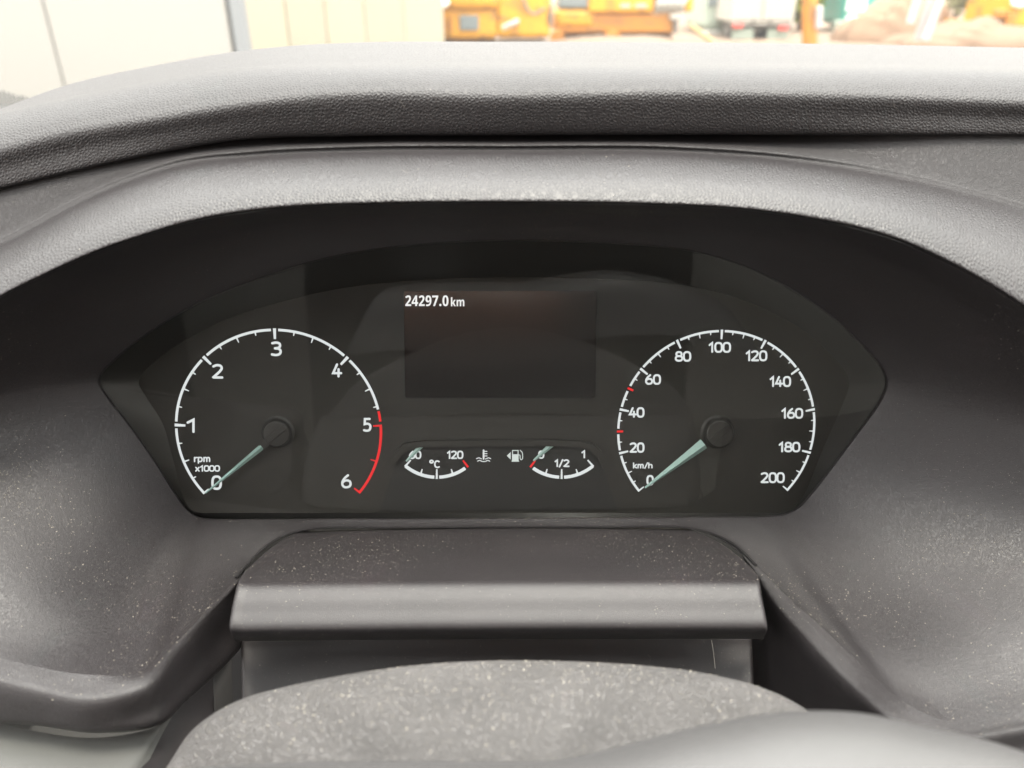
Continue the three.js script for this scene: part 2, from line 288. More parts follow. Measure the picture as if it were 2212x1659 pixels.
dust(dash.getObjectByName('hood_pad'), 260, 0.00005, 0.00016, 0.3);

// ------------------------------------------------------------------ steering column cover
{
  const at = P(1080, 1500, 0.27), col = thing('steering_column_cover', at, 'two-piece grey plastic steering column cover below the dials', 'column cover');
  const mid = (x, y) => y;
  const row = ([l, r, y, d, bow = 0, ex = 3]) => { const out = [P(l + ex, y + (bow ? 6 : 2), d + 0.007), P(l, y + (bow ? 5 : 0), d)]; for (const t of [0.02, 0.06, 0.12, 0.25, 0.5, 0.75, 0.88, 0.94, 0.98]) out.push(P(l + (r - l) * t, y - 6 * Math.sin(Math.PI * t) * (bow ? 1 : 0.4) + (bow ? 5 : 0) - 5 * (t - 0.5) * 1, d)); out.push(P(r, y + (bow ? 5 : 0) - 3, d), P(r - ex, y + (bow ? 6 : 2) - 3, d + 0.007)); return out; };
  mesh('upper_cover', sheet([[672, 1470, 1139, .312, 1], [660, 1484, 1141, .3045, 1], [640, 1502, 1147, .2985, 1], [598, 1553, 1171, .286, 1], [556, 1601, 1206, .2695, 1], [529, 1628, 1238, .2555], [521, 1636, 1250, .2505], [515, 1639, 1262, .2464], [508, 1643, 1290, .2434], [502, 1649, 1320, .2415], [498, 1654, 1348, .2398], [499, 1655, 1360, .2398], [502, 1653, 1368, .2415], [505, 1650, 1375, .2455], [508, 1648, 1382, .256], [509, 1647, 1383, .270]].map(row), 120, 60, { origin: at }), M.cover, col);
  mesh('lower_cover', sheet([[522, 1622, 1366, .2855], [522, 1622, 1374, .2815], [523, 1623, 1400, .2805], [524, 1625, 1450, .278], [525, 1628, 1520, .274], [526, 1632, 1640, .268]].map(row), 80, 30, { origin: at }), M.cover, col);
  dust(col.children[0], 3600, 0.00004, 0.00014, 0.25); dust(col.children[1], 900, 0.00003, 0.00012, 0.1);
  mesh('rim_bead', shift(new THREE.TubeGeometry(new THREE.CatmullRomCurve3([[510, 1248, .2755], [535, 1218, .2825], [585, 1172, .291], [655, 1144, .2995], [860, 1139, .302], [1080, 1137.5, .302], [1300, 1138, .302], [1500, 1142, .2995], [1585, 1174, .291], [1634, 1221, .2825]].map(p => P(...p)), false, 'centripetal'), 120, 0.0005, 8), at), M.soft, col);
  const hair = new THREE.CatmullRomCurve3([P(1537, 1383, .2795), P(1540, 1400, .279), P(1543, 1425, .2785), P(1545, 1444, .278)]);
  tag(mesh('hair', new THREE.TubeGeometry(hair, 16, 0.00007, 5), std(0xd8d2c6, 0.5)), 'single short pale hair lying on the lower column cover', 'hair');
}

// ------------------------------------------------------------------ steering wheel boss in the foreground
{
  const at = P(1100, 1900, 0.17), wheel = thing('steering_wheel_hub', at, 'dusty grey steering wheel boss rising in the foreground', 'steering wheel');
  const E1 = [[285, 1760], [359, 1659], [410, 1583], [462, 1541], [520, 1511], [581, 1492], [756, 1456], [933, 1434], [1087, 1427], [1309, 1432], [1484, 1448], [1559, 1462], [1627, 1479], [1695, 1506], [1747, 1537], [1810, 1590], [1870, 1680]];
  const c = [1095, 1900], inn = (p, k, d, dy = 0) => P(c[0] + (p[0] - c[0]) * (1 - k), p[1] + dy + (c[1] - p[1]) * k, d);
  mesh('hub_cover', sheet([E1.map(p => inn(p, 0.03, 0.228)), E1.map(p => inn(p, 0.008, 0.212)), E1.map(p => inn(p, 0, 0.2065)), E1.map(p => inn(p, 0.01, 0.203)), E1.map(p => inn(p, 0.06, 0.1975)), E1.map(p => inn(p, 0.16, 0.189)), E1.map(p => inn(p, 0.32, 0.178)), E1.map(p => inn(p, 0.48, 0.168)), E1.map(p => inn(p, 0.7, 0.157))], 150, 60, { origin: at }), M.hub, wheel);
  const E2 = [[250, 1690], [420, 1660], [640, 1647], [900, 1644], [1100, 1645], [1207, 1641], [1330, 1614], [1456, 1581], [1559, 1559], [1661, 1541], [1764, 1535], [1866, 1541], [1969, 1562], [2106, 1592], [2212, 1625], [2420, 1720]];
  mesh('airbag_cover', sheet([E2.map(([x, y]) => P(x, y + 26, .178)), E2.map(([x, y]) => P(x, y + 5, .162)), E2.map(([x, y]) => P(x, y, .1565)), E2.map(([x, y]) => P(x, y + 8, .152)), E2.map(([x, y]) => P(x, y + 50, .1445)), E2.map(([x, y]) => P(x, y + 130, .137)), E2.map(([x, y]) => P(x, y + 330, .126))], 120, 40, { origin: at }), M.pad, wheel);
  dust(wheel.children[0], 4500, 0.00004, 0.0002, 0.3);
}

// ------------------------------------------------------------------ instrument cluster
const TILT = THREE.MathUtils.degToRad(10), YAW = THREE.MathUtils.degToRad(2);
const FX = RT.clone().multiplyScalar(Math.cos(YAW)).addScaledVector(FWD, Math.sin(YAW));
const FY = UP.clone().multiplyScalar(Math.cos(TILT)).addScaledVector(FWD, -Math.sin(TILT)); FY.addScaledVector(FX, -FX.dot(FY)).normalize();
const FN = FX.clone().cross(FY), FC = EYE.clone().addScaledVector(FWD, 0.30);
const cluster = thing('instrument_cluster', FC, 'black instrument cluster with lit white dials behind a clear lens', 'instrument cluster');
cluster.quaternion.setFromRotationMatrix(new THREE.Matrix4().makeBasis(FX, FY, FN)); cluster.updateMatrixWorld();
function f2(px, py, z = 0) {                        // the point of the face (z in front of it) at a place of the photograph
  const dir = FWD.clone().addScaledVector(RT, (px - 1106) / F).addScaledVector(UP, (829.5 - py) / F);
  const o = EYE.clone().sub(FC), t = (z - o.dot(FN)) / dir.dot(FN), q = o.addScaledVector(dir, t);
  return [q.dot(FX), q.dot(FY)];
}
const local = (px, py, d) => cluster.worldToLocal(P(px, py, d));
const face = std(hex(0x161410), 0.62, { bumpMap: fineTex, bumpScale: 0.00002 });
const faceDark = std(hex(0x0b0a09), 0.6), gloss = std(hex(0x1a1818), 0.15);
const lit = c => new THREE.MeshStandardMaterial({ color: 0x050505, emissive: c, emissiveIntensity: 0.67, roughness: 0.6, side: THREE.DoubleSide });
const W = lit(0xeef4f6), RED = lit(0xf5141c), SCREENW = lit(0xffffff);

// flat ribbons: centre line (face coordinates) and width
function ribbon(pts, w, z, w1 = w, closed = false, caps = true) {
  const pos = [], idx = [], n = pts.length, N = i => { const a = pts[closed ? (i - 1 + n) % n : Math.max(0, i - 1)], b = pts[closed ? (i + 1) % n : Math.min(n - 1, i + 1)], p = pts[i];
    let d1 = [p[0] - a[0], p[1] - a[1]], d2 = [b[0] - p[0], b[1] - p[1]]; const l1 = Math.hypot(...d1), l2 = Math.hypot(...d2);
    if (l1 < 1e-9) d1 = d2; if (l2 < 1e-9) d2 = d1; const L1 = Math.hypot(...d1), L2 = Math.hypot(...d2);
    const t = [d1[0] / L1 + d2[0] / L2, d1[1] / L1 + d2[1] / L2], T = Math.hypot(...t) || 1, nn = [-t[1] / T, t[0] / T], c = Math.max(0.5, nn[0] * -d1[1] / L1 + nn[1] * d1[0] / L1); return [nn[0] / c, nn[1] / c]; };
  for (let i = 0; i < n; i++) { const m = N(i), h = (w + (w1 - w) * i / Math.max(1, n - 1)) / 2; pos.push(pts[i][0] + m[0] * h, pts[i][1] + m[1] * h, z, pts[i][0] - m[0] * h, pts[i][1] - m[1] * h, z); }
  for (let i = 0; i < (closed ? n : n - 1); i++) { const a = 2 * i, b = 2 * ((i + 1) % n); idx.push(a, a + 1, b, a + 1, b + 1, b); }
  if (caps && !closed) for (const e of [0, n - 1]) {
    const c = pos.length / 3, r = (e ? w1 : w) / 2, o = e ? pts[n - 2] : pts[1], a0 = Math.atan2(pts[e][1] - o[1], pts[e][0] - o[0]) - Math.PI / 2;
    pos.push(pts[e][0], pts[e][1], z); for (let k = 0; k <= 6; k++) { const a = a0 + Math.PI * k / 6; pos.push(pts[e][0] + Math.cos(a) * r, pts[e][1] + Math.sin(a) * r, z); if (k) idx.push(c, c + k, c + k + 1); }
  }
  const g = new THREE.BufferGeometry(); g.setAttribute('position', new THREE.Float32BufferAttribute(pos, 3)); g.setAttribute('uv', new THREE.Float32BufferAttribute(new Float32Array(pos.length / 3 * 2), 2)); g.setIndex(idx); g.computeVertexNormals(); return g;
}
const cv = (p, n = 5) => { const c = new THREE.CatmullRomCurve3(p.map(q => new THREE.Vector3(q[0], q[1], 0)), false, 'centripetal'); return c.getPoints((p.length - 1) * n).map(v => [v.x, v.y]); };
const oval = (cx, cy, rx, ry, e = 2.5, n = 36) => Array.from({ length: n }, (_, i) => { const a = i / n * 2 * Math.PI, c = Math.cos(a), s = Math.sin(a); return [cx + rx * Math.sign(c) * Math.abs(c) ** (2 / e), cy + ry * Math.sign(s) * Math.abs(s) ** (2 / e)]; });
const O = p => Object.assign(p, { closed: true });
const GLYPH = {        // rounded stroke lettering, centre lines in a box 1 high: [advance, strokes...]
  0: [0.66, O(oval(0.31, 0.5, 0.31, 0.5, 2.7))], 1: [0.42, [[0, 0.76], [0.24, 1], [0.24, 0]]],
  2: [0.66, [...cv([[0, 0.9], [0.22, 1], [0.46, 0.95], [0.55, 0.76], [0.46, 0.55], [0.24, 0.28]]), [0, 0.02], [0.02, 0], [0.58, 0]]],
  3: [0.66, [...cv([[0.02, 0.95], [0.25, 1], [0.48, 0.93], [0.53, 0.76], [0.45, 0.6], [0.2, 0.54]])], cv([[0.2, 0.54], [0.46, 0.49], [0.57, 0.3], [0.5, 0.09], [0.27, 0], [0, 0.05]])],
  4: [0.68, [[0.3, 1], [0, 0.27], [0.62, 0.27]], [[0.42, 0.6], [0.42, 0]]],
  5: [0.64, [[0.5, 1], [0.08, 1], [0.06, 0.56], ...cv([[0.06, 0.56], [0.3, 0.6], [0.53, 0.5], [0.57, 0.28], [0.48, 0.07], [0.24, 0], [0, 0.05]]).slice(1)]],
  6: [0.68, cv([[0.42, 1], [0.17, 0.74], [0.02, 0.42], [0.03, 0.18], [0.16, 0.02], [0.34, 0], [0.54, 0.08], [0.61, 0.29], [0.54, 0.5], [0.36, 0.57], [0.16, 0.53], [0.05, 0.42]])],
  8: [0.68, O(oval(0.32, 0.76, 0.25, 0.24, 2.2)), O(oval(0.32, 0.27, 0.31, 0.27, 2.2))],
  C: [0.62, cv([[0.52, 0.9], [0.36, 1], [0.14, 0.93], [0.02, 0.68], [0.02, 0.32], [0.14, 0.07], [0.36, 0], [0.53, 0.08]])], '°': [0.5, O(oval(0.2, 0.9, 0.19, 0.19, 2))],
  '/': [0.5, [[0, -0.08], [0.4, 1.04]]], r: [0.42, [[0, 0.7], [0, 0]], cv([[0, 0.45], [0.12, 0.64], [0.34, 0.7]])],
  p: [0.66, [[0, 0.7], [0, -0.28]], cv([[0, 0.1], [0.16, 0], [0.4, 0.04], [0.5, 0.35], [0.4, 0.66], [0.16, 0.7], [0, 0.6]])],
  m: [0.92, [[0, 0.7], [0, 0]], cv([[0, 0.5], [0.12, 0.68], [0.3, 0.68], [0.38, 0.5]]).concat([[0.38, 0]]), cv([[0.38, 0.5], [0.5, 0.68], [0.68, 0.68], [0.76, 0.5]]).concat([[0.76, 0]])],
  x: [0.6, [[0, 0.7], [0.46, 0]], [[0.46, 0.7], [0, 0]]], k: [0.58, [[0, 1], [0, 0]], [[0.42, 0.7], [0.04, 0.34], [0.46, 0]]],
  h: [0.64, [[0, 1], [0, 0]], cv([[0, 0.46], [0.16, 0.68], [0.38, 0.68], [0.48, 0.48]]).concat([[0.48, 0]])],
};
// text within a box of the photograph (outer extents), laid on the face
function words(text, x0, x1, y0, y1, stroke, z = 0.00025) {
  let adv = 0; const S = [], list = [...text];
  list.forEach((ch, i) => { const [a, ...st] = GLYPH[ch]; for (const s of st) S.push(O.call ? Object.assign(s.map(([x, y]) => [x + adv, y]), { closed: s.closed }) : s); adv += a + 0.1; });
  let lo = 9, hi = -9, bo = 9, to = -9; S.flat().forEach(([x, y]) => { lo = Math.min(lo, x); hi = Math.max(hi, x); bo = Math.min(bo, y); to = Math.max(to, y); });
  const h = stroke / 2, sx = (x1 - x0 - stroke) / (hi - lo), sy = (y1 - y0 - stroke) / (to - bo);
  const w = Math.hypot(f2(x0 + stroke, y0)[0] - f2(x0, y0)[0], 0);
  return S.map((s, i) => ribbon(s.map(([x, y]) => f2(x0 + h + (x - lo) * sx, y1 - h - (y - bo) * sy, z)), w, z + i * 4e-6, w, s.closed));
}
function flat(pts, z) {                             // filled outline given on the photograph
  const g = new THREE.ShapeGeometry(new THREE.Shape(pts.map(([x, y]) => new THREE.Vector2(...f2(x, y, z))))); g.translate(0, 0, z); return g;
}
const seg = (a, b, wpx, z, w1 = wpx) => { const k = 0.30 / F; return ribbon([f2(...a, z), f2(...b, z)], wpx * k, z, w1 * k, false, false); };
// --- housing, face, panels
{
  const loop = lensLoop.map(([x, y, d]) => local(x, y, d + 0.003));
  // outline of the flat dial face, matched point by point to the lens outline
  const inner = FUN.map(([[x, y]]) => { let X = x, Y = y; if (y < 900) { const t = Math.min(1, (900 - y) / 380); Y = 900 - (900 - y) * (1 - 0.21 * t); X = 1090 + (x - 1090) * 0.9; } else { X = 1090 + (x - 1090) * (0.9 + 0.085 * Math.min(1, (y - 900) / 190)); Y = Math.min(y, 1108); } const [a, b] = f2(X, Y); return new THREE.Vector3(a, b, 0); });
  const mid = loop.map((p, i) => p.clone().lerp(inner[i], 0.5));
  mesh('housing', sheet([loop, mid, inner], 300, 10, { closed: true }), std(hex(0x201f1d), 0.6), cluster);
  const pts = sampled(inner, 300, true).map(p => new THREE.Vector2(p.x, p.y));
  const plate = new THREE.ShapeGeometry(new THREE.Shape(pts)); mesh('face_plate', plate, face, cluster);
  const trap = [[820, 1106], [834, 1062], [852, 1008], [866, 984], [884, 971], [906, 966.5], [1000, 965], [1180, 964], [1252, 966], [1276, 974], [1292, 990], [1302, 1012], [1318, 1056], [1335, 1102]];
  mesh('lower_gauge_panel', flat(trap, 0.00012), faceDark, cluster);
  const top = trap.slice(2, -2), ledgeShape = new THREE.Shape([...top, ...top.slice().reverse().map(([x, y]) => [x < 900 ? x - 9 : x > 1260 ? x + 9 : x, y - 13])].map(([x, y]) => new THREE.Vector2(...f2(x, y, 0.002))));
  mesh('gauge_ledge', new THREE.ExtrudeGeometry(ledgeShape, { depth: 0.0018, bevelEnabled: false }).translate(0, 0, 0.0002), face, cluster);
  const R = (x0, y0, x1, y1, r) => { const o = []; for (const [cx, cy, a] of [[x1 - r, y0 + r, -90], [x1 - r, y1 - r, 0], [x0 + r, y1 - r, 90], [x0 + r, y0 + r, 180]]) for (let k = 0; k <= 5; k++) { const q = (a + 18 * k) * Math.PI / 180; o.push([cx + Math.cos(q) * r, cy + Math.sin(q) * r]); } return o; };
  const box = R(871, 627.5, 1290, 860, 6), warp = ([x, y]) => [x + (x < 1080 ? 3 : -3) * (y - 627) / 233, y];
  mesh('screen_frame', ribbon(box.map(q => f2(...warp(q), 0.0002)), 0.00035, 0.0002, 0.00035, true), std(hex(0x070707), 0.5), cluster);
  const scr = mesh('screen', flat(box.map(warp), 0.00015), gloss, cluster);
  const font = await new FontLoader().loadAsync('fonts/droid/droid_sans_bold.typeface.json');
  const put = (text, x0, x1, y0, y1) => { const sh = font.generateShapes(text, 100), g = new THREE.ShapeGeometry(sh, 6); g.computeBoundingBox(); const b = g.boundingBox, p = g.attributes.position;
    for (let i = 0; i < p.count; i++) { const [x, y] = f2(x0 + (p.getX(i) - b.min.x) / (b.max.x - b.min.x) * (x1 - x0), y1 - (p.getY(i) - b.min.y) / (b.max.y - b.min.y) * (y1 - y0), 0.0003); p.setXYZ(i, x, y, 0.0003); } return g; };
  mesh('odometer_digits', put('24297.0', 875.5, 968.8, 638, 661.5), SCREENW, scr);
  mesh('odometer_unit', put('km', 974, 1003, 642, 661.5), SCREENW, scr);
  // clear lens over everything
  const ring = sampled(lensLoop.map(([x, y, d]) => local(x, y, d + 0.0012)), 300, true), ctr = local(1085, 822, 0.2820 / (1 + 0.4514 * 7.5 / F) + 0.0012), pos = [], uv = [], idx = [], n = ring.length, rings = 8;
  for (let k = 0; k <= rings; k++) for (const p of ring) { const t = k / rings, q = p.clone().lerp(ctr, t); q.z += 0.0; pos.push(q.x, q.y, q.z); uv.push(q.x, q.y); }
  for (let k = 0; k < rings; k++) for (let i = 0; i < n; i++) { const a = k * n + i, b = k * n + (i + 1) % n; idx.push(a, b, a + n, b, b + n, a + n); }
  const lg = new THREE.BufferGeometry(); lg.setAttribute('position', new THREE.Float32BufferAttribute(pos, 3)); lg.setAttribute('uv', new THREE.Float32BufferAttribute(uv, 2)); lg.setIndex(idx); lg.computeVertexNormals();
  mesh('lens', lg, new THREE.MeshPhysicalMaterial({ color: 0xf2f2f0, roughness: 0, specularIntensity: 0.85, transmission: 1, thickness: 0, ior: 1.49, side: THREE.DoubleSide }), cluster);
}
function dial(name, label, cx, cy, R) { const o = new THREE.Group(); o.name = name; o.userData.label = label; cluster.add(o); const at = (deg, r) => { const a = deg * Math.PI / 180; return [cx + Math.sin(a) * r, cy + Math.cos(a) * r]; };
  return { o, at, R, arc: (a0, a1, w, m) => { const n = Math.max(4, Math.round(Math.abs(a1 - a0) / 2)), z = 0.0002; mesh('scale_arc', ribbon(Array.from({ length: n + 1 }, (_, i) => at(a0 + (a1 - a0) * i / n, R - w / 2)), w, z, w, false, false), m, o); },
    tick: (kind, a, r0, r1, w, m, w1 = w * 0.7) => mesh(kind, ribbon([at(a, r0), at(a, r1)], w, 0.00024, w1, false, false), m, o),
    num: (t, ...b) => mesh(/\D/.test(t) ? 'unit_label' : 'numeral', words(t, ...b), W, o) }; }
const needleM = std(hex(0x7d9792), 0.45), capM = std(hex(0x181715), 0.5);
// solid wedge needle: butt and tip on the photograph, z above the face
function needle(o, butt, tip, wb, wt, z, h) {
  const a = f2(...butt, z), b = f2(...tip, z), d = [b[0] - a[0], b[1] - a[1]], l = Math.hypot(...d), n = [-d[1] / l, d[0] / l], k = 0.3 / F / 2;
  const side = s => { const p = [], q = [[a, wb], [b, wt]], r = q.map(([c, w]) => [c[0] + n[0] * s * w * k, c[1] + n[1] * s * w * k, z]), m = q.map(([c], i) => [c[0], c[1], z + (i ? h * 0.35 : h)]);
    p.push(...r[0], ...r[1], ...m[0], ...m[0], ...r[1], ...m[1], ...r[0], ...m[0], a[0], a[1], z); const g = new THREE.BufferGeometry(); g.setAttribute('position', new THREE.Float32BufferAttribute(p, 3)); g.setAttribute('uv', new THREE.Float32BufferAttribute(new Float32Array(p.length / 3 * 2), 2)); g.computeVertexNormals(); return g; };
  const s = mesh('needle', side(1), needleM, o); mesh('needle', side(-1), needleM, o); return s;
}
function hub(o, px, py, rpx, z, m, ang) {
  const [x, y] = f2(px, py, z), r = rpx * 0.295 / F;
  const prof = [[0, z], [r * 0.86, z], [r * 0.95, z - 0.0003], [r, z - 0.001], [r, 0.0006], [r * 1.18, 0.0005], [r * 1.2, 0.0001]].map(q => new THREE.Vector2(...q));
  mesh('hub_cap', new THREE.LatheGeometry(prof, 48).rotateX(Math.PI / 2).translate(x, y, 0), m, o);
  const bar = new RoundedBoxGeometry(r * 1.75, r * 0.42, 0.0006, 2, 0.0002).rotateZ(ang).translate(x, y, z + 0.00005); mesh('hub_bar', bar, m, o);
}
{ // tachometer
  const D = dial('tachometer', 'rev counter reading zero with red band from five to six', -0.0906, -0.01847, 0.0399), s = 43.3, A = v => (v - 3) * s + 0.1, w = 0.00098;
  for (const [a, b] of [[0, 1], [1, 2], [2, 3], [3, 4]]) D.arc(A(a) + (a ? 2 : 0), A(b) - 2, w, W);
  D.arc(A(4) + 2, A(4.79), w, W); D.arc(A(4.815), A(4.955), w * 0.95, RED); D.arc(A(5), A(6), w, RED);
  for (const v of [1, 2, 3, 4]) D.tick('major_tick', A(v), D.R + 0.0001, D.R - 0.0040, 0.0012, W);
  D.tick('major_tick', A(0) + 0.4, D.R, D.R - 0.0030, 0.00075, W); D.tick('major_tick', A(5) + 0.4, D.R, D.R - 0.0034, 0.0008, RED); D.tick('major_tick', A(6) - 0.5, D.R, D.R - 0.0032, 0.00085, RED);
  for (let q = 1; q < 20; q++) if (q % 4) D.tick('minor_tick', A(q / 4), D.R - w, D.R - (q % 2 ? 0.0021 : 0.0028), 0.0006, W, 0.00035);
  D.tick('minor_tick', A(5.5), D.R - w, D.R - 0.0029, 0.0006, RED);
  const z = ([x0, x1, y0, y1]) => [351 + x0 * .2376, 351 + x1 * .2376, 685.9 + y0 * .2376, 685.9 + y1 * .2376];
  D.num('0', ...z([443, 540, 1435, 1568]), 5.2); D.num('1', ...z([218, 292, 918, 1050]), 5.2); D.num('2', ...z([452, 553, 422, 556]), 5.2); D.num('3', ...z([984, 1085, 217, 352]), 5.2); D.num('4', ...z([1541, 1634, 417, 545]), 4.9); D.num('5', ...z([1822, 1900, 912, 1040]), 4.9); D.num('6', ...z([1624, 1720, 1424, 1554]), 4.9);
  D.num('rpm', ...z([285, 434, 1266, 1330]), 3.0); D.num('x1000', ...z([296, 523, 1342, 1402]), 3.0);
  hub(D.o, 595.5, 938, 30, 0.0036, capM, 0.66);
  mesh('needle_sleeve', ribbon([f2(590, 942, 0.0038), f2(564, 966.5, 0.0038)], 0.0031, 0.0038, 0.0027, false, false), capM, D.o);
  needle(D.o, [566, 965], [444, 1065], 13, 3.2, 0.0035, 0.0012);
}
{ // speedometer
  const D = dial('speedometer', 'speed dial reading zero with two red marks at thirty and fifty', 0.0814, -0.01835, 0.0397), A = v => (v - 100) * 1.3, w = 0.0009;
  const cuts = [0, 20, 30, 40, 50, 60, 80, 100, 120, 140, 160, 180, 200];
  for (let i = 0; i < cuts.length - 1; i++) D.arc(A(cuts[i]) + (i ? 1.7 : 0), A(cuts[i + 1]) - (i < 11 ? 1.7 : 0), w, W);
  for (let v = 20; v < 200; v += 20) D.tick('major_tick', A(v), D.R + 0.0001, D.R - 0.0036, 0.0010, W);
  for (const [v, t] of [[0, 0.3], [200, -0.3]]) D.tick('major_tick', A(v) + t, D.R, D.R - 0.0030, 0.0007, W);
  for (const v of [30, 50]) D.tick('major_tick', A(v), D.R + 0.0001, D.R - 0.0024, 0.0008, RED, 0.0008);
  for (let v = 5; v < 200; v += 5) if (v % 20 && v !== 30 && v !== 50) D.tick('minor_tick', A(v), D.R - w, D.R - (v % 10 ? 0.0018 : 0.0024), 0.00055, W, 0.0003);
  const z = ([x0, x1, y0, y1]) => [1296.1 + x0 * .2376, 1296.1 + x1 * .2376, 685.9 + y0 * .2376, 685.9 + y1 * .2376];
  for (const [t, ...b] of [['0', 422, 490, 1432, 1528], ['20', 270, 405, 1135, 1230], ['40', 262, 405, 815, 911], ['60', 410, 555, 515, 612], ['80', 680, 830, 305, 402], ['100', 988, 1192, 222, 321], ['120', 1325, 1522, 298, 398], ['140', 1543, 1738, 532, 632], ['160', 1650, 1848, 822, 921], ['180', 1625, 1822, 1130, 1226], ['200', 1462, 1680, 1406, 1506]]) D.num(t, ...z(b), 4.2);
  D.num('km/h', ...z([300, 478, 1316, 1376]), 2.7);
  hub(D.o, 1556, 938, 32, 0.004, capM, 0.66);
  needle(D.o, [1520.5, 958.5], [1393.5, 1053.5], 25, 4.5, 0.0035, 0.002);
}
{ // small gauges
  const Z = ([x, y]) => [842.5 + x * .2148, 928.9 + y * .2148], z4 = ([x0, x1, y0, y1]) => [...[x0, x1].map(x => 842.5 + x * .2148), ...[y0, y1].map(y => 928.9 + y * .2148)];
  for (const G of [{ name: 'temperature_gauge', label: 'coolant temperature gauge with red end mark at 120', cx: 470, red: 1 }, { name: 'fuel_gauge', label: 'fuel gauge with red mark at empty', cx: 1726, red: -1 }]) {
    const o = new THREE.Group(); o.name = G.name; o.userData.label = G.label; cluster.add(o);
    const R = 510, cy = 492 - R, at = (a, r) => Z([G.cx + r * Math.sin(a), cy + r * Math.cos(a)]);
    const arc = (a0, a1) => mesh('scale_arc', ribbon(Array.from({ length: 15 }, (_, i) => f2(...at(a0 + (a1 - a0) * i / 14, R - 17), 0.0003)), 34 * .2148 * 0.3 / F, 0.0003, 34 * .2148 * 0.3 / F, false, false), W, o);
    const e = 0.69, g = 0.62, left = G.red > 0 ? -e : -g, right = G.red > 0 ? g : e;
    arc(left, -0.05); arc(0.05, right);
    const tick = (name, p, q, w, m, w1) => mesh(name, seg(Z(p), Z(q), w, 0.00034, w1), m, o);
    const S = (dx, y) => [G.cx + dx, y];
    tick('major_tick', S(0, 492), S(0, 394), 4.6, W, 3);
    for (const s of [-1, 1]) tick('minor_tick', S(s * 158, 432), S(s * 146, 393), 3.8, W, 2.2);
    tick('major_tick', S(-G.red * 320, 368), S(-G.red * 262, 302), 4.4, W, 3);
    tick('major_tick', S(G.red * 316, 374), S(G.red * 264, 306), 4.6, RED, 3.4);
    const num = (t, ...b) => mesh(/[°]/.test(t) ? 'unit_label' : 'numeral', words(t, ...z4(b), 3.4, 0.0003), W, o);
    if (G.red > 0) { num('60', 190, 315, 208, 293); num('120', 572, 738, 207, 292); num('°C', 394, 501, 298, 384); needle(o, [913, 959.5], [877.5, 996.5], 12, 4, 0.0012, 0.0006); }
    else { num('0', 1490, 1552, 206, 290); num('1', 1925, 1962, 203, 285); num('1/2', 1655, 1806, 292, 378); needle(o, [1194, 958], [1152.5, 995.5], 13, 4.5, 0.0012, 0.0006); }
  }
  const pale = lit(0xdfe9e6), wave = (y) => cv([[870, y + 4], [895, y - 4], [920, y + 6], [942, y + 8], [965, y + 6], [990, y - 4], [1013, y + 4]], 4);
  const rib = (p, w, i = 0, c = false) => ribbon(p.map(q => f2(...Z(q), 0.0003)), w * .2148 * 0.3 / F, 0.0003 + i * 4e-6, w * .2148 * 0.3 / F, c);
  mesh('coolant_symbol', [rib([[941, 204], [941, 290]], 17), rib([[950, 215], [975, 215]], 9, 1), rib([[950, 238], [975, 238]], 9, 1), rib([[950, 261], [975, 261]], 9, 1), rib(wave(284).filter(q => q[0] < 925), 9, 2), rib(wave(284).filter(q => q[0] > 958), 9, 2), rib(wave(309).map(([x, y]) => [941 + (x - 941) * 0.85, y]), 9, 3)], W, cluster);
  const ff = pts => flat(pts.map(Z), 0.0003);
  mesh('fuel_pump_symbol', [ff([[1213, 222], [1213, 296], [1175, 259]]), rib([[1232, 244], [1232, 206], [1288, 206], [1288, 244]], 9), ff([[1227, 244], [1293, 244], [1293, 308], [1298, 308], [1298, 318], [1222, 318], [1222, 308], [1227, 308]]), rib([...cv([[1293, 250], [1306, 254], [1309, 285], [1318, 299], [1331, 290], [1333, 250], [1328, 225], [1308, 203]], 4)], 8, 2)], pale, cluster);
}

// ------------------------------------------------------------------ outside: yard seen through the windscreen
{
  const ground = mesh('ground', new THREE.PlaneGeometry(300, 300).rotateX(-Math.PI / 2), std(0xffffff, 0.95, { map: dataTex(256, (i, j) => { const v = 0.8 + 0.4 * n1(i * 4, j * 4); return [112 * v, 95 * v, 80 * v].map(x => Math.min(255, x)); }, true, 6) }));
  tag(ground, null, null, null, 'structure');
  const uvs = ground.geometry.attributes.uv; for (let i = 0; i < uvs.count; i++) uvs.setXY(i, uvs.getX(i) * 300, uvs.getY(i) * 300);
}
// where a place of the photograph meets a given distance ahead (z)
const out = (px, py, dist) => { const dir = FWD.clone().addScaledVector(RT, (px - 1106) / F).addScaledVector(UP, (829.5 - py) / F); return EYE.clone().addScaledVector(dir, -dist / dir.z); };
const rb = (w, h, d, x, y, z, r = 0.03) => new RoundedBoxGeometry(w, h, d, 2, Math.min(r, w / 3, h / 3, d / 3)).translate(x, y, z);
{ // white panelled wall close by on the left
  const d = 6.5, r = out(505, 60, d), at = new THREE.Vector3(r.x, 0, -d), white = std(hex(0x868581), 0.6), grey = std(hex(0x6c7073), 0.6);
  const wall = thing('panel_wall', at, 'white panelled wall standing at the far left beyond the windscreen', 'wall');
  const s = out(118, 60, d).x - r.x, pw = -s;
  for (let k = 0; k < 5; k++) mesh('panel', rb(pw - 0.014, 4.2, 0.08, -pw * (k + 0.5) - 0.02, 2.1, 0, 0.008), white, wall);
  mesh('backing', new THREE.BoxGeometry(pw * 5, 4.2, 0.05).translate(-pw * 2.5, 2.1, -0.07), grey, wall);
  mesh('corner_post', rb(0.11, 4.2, 0.12, 0.055, 2.1, 0.0), grey, wall);
}
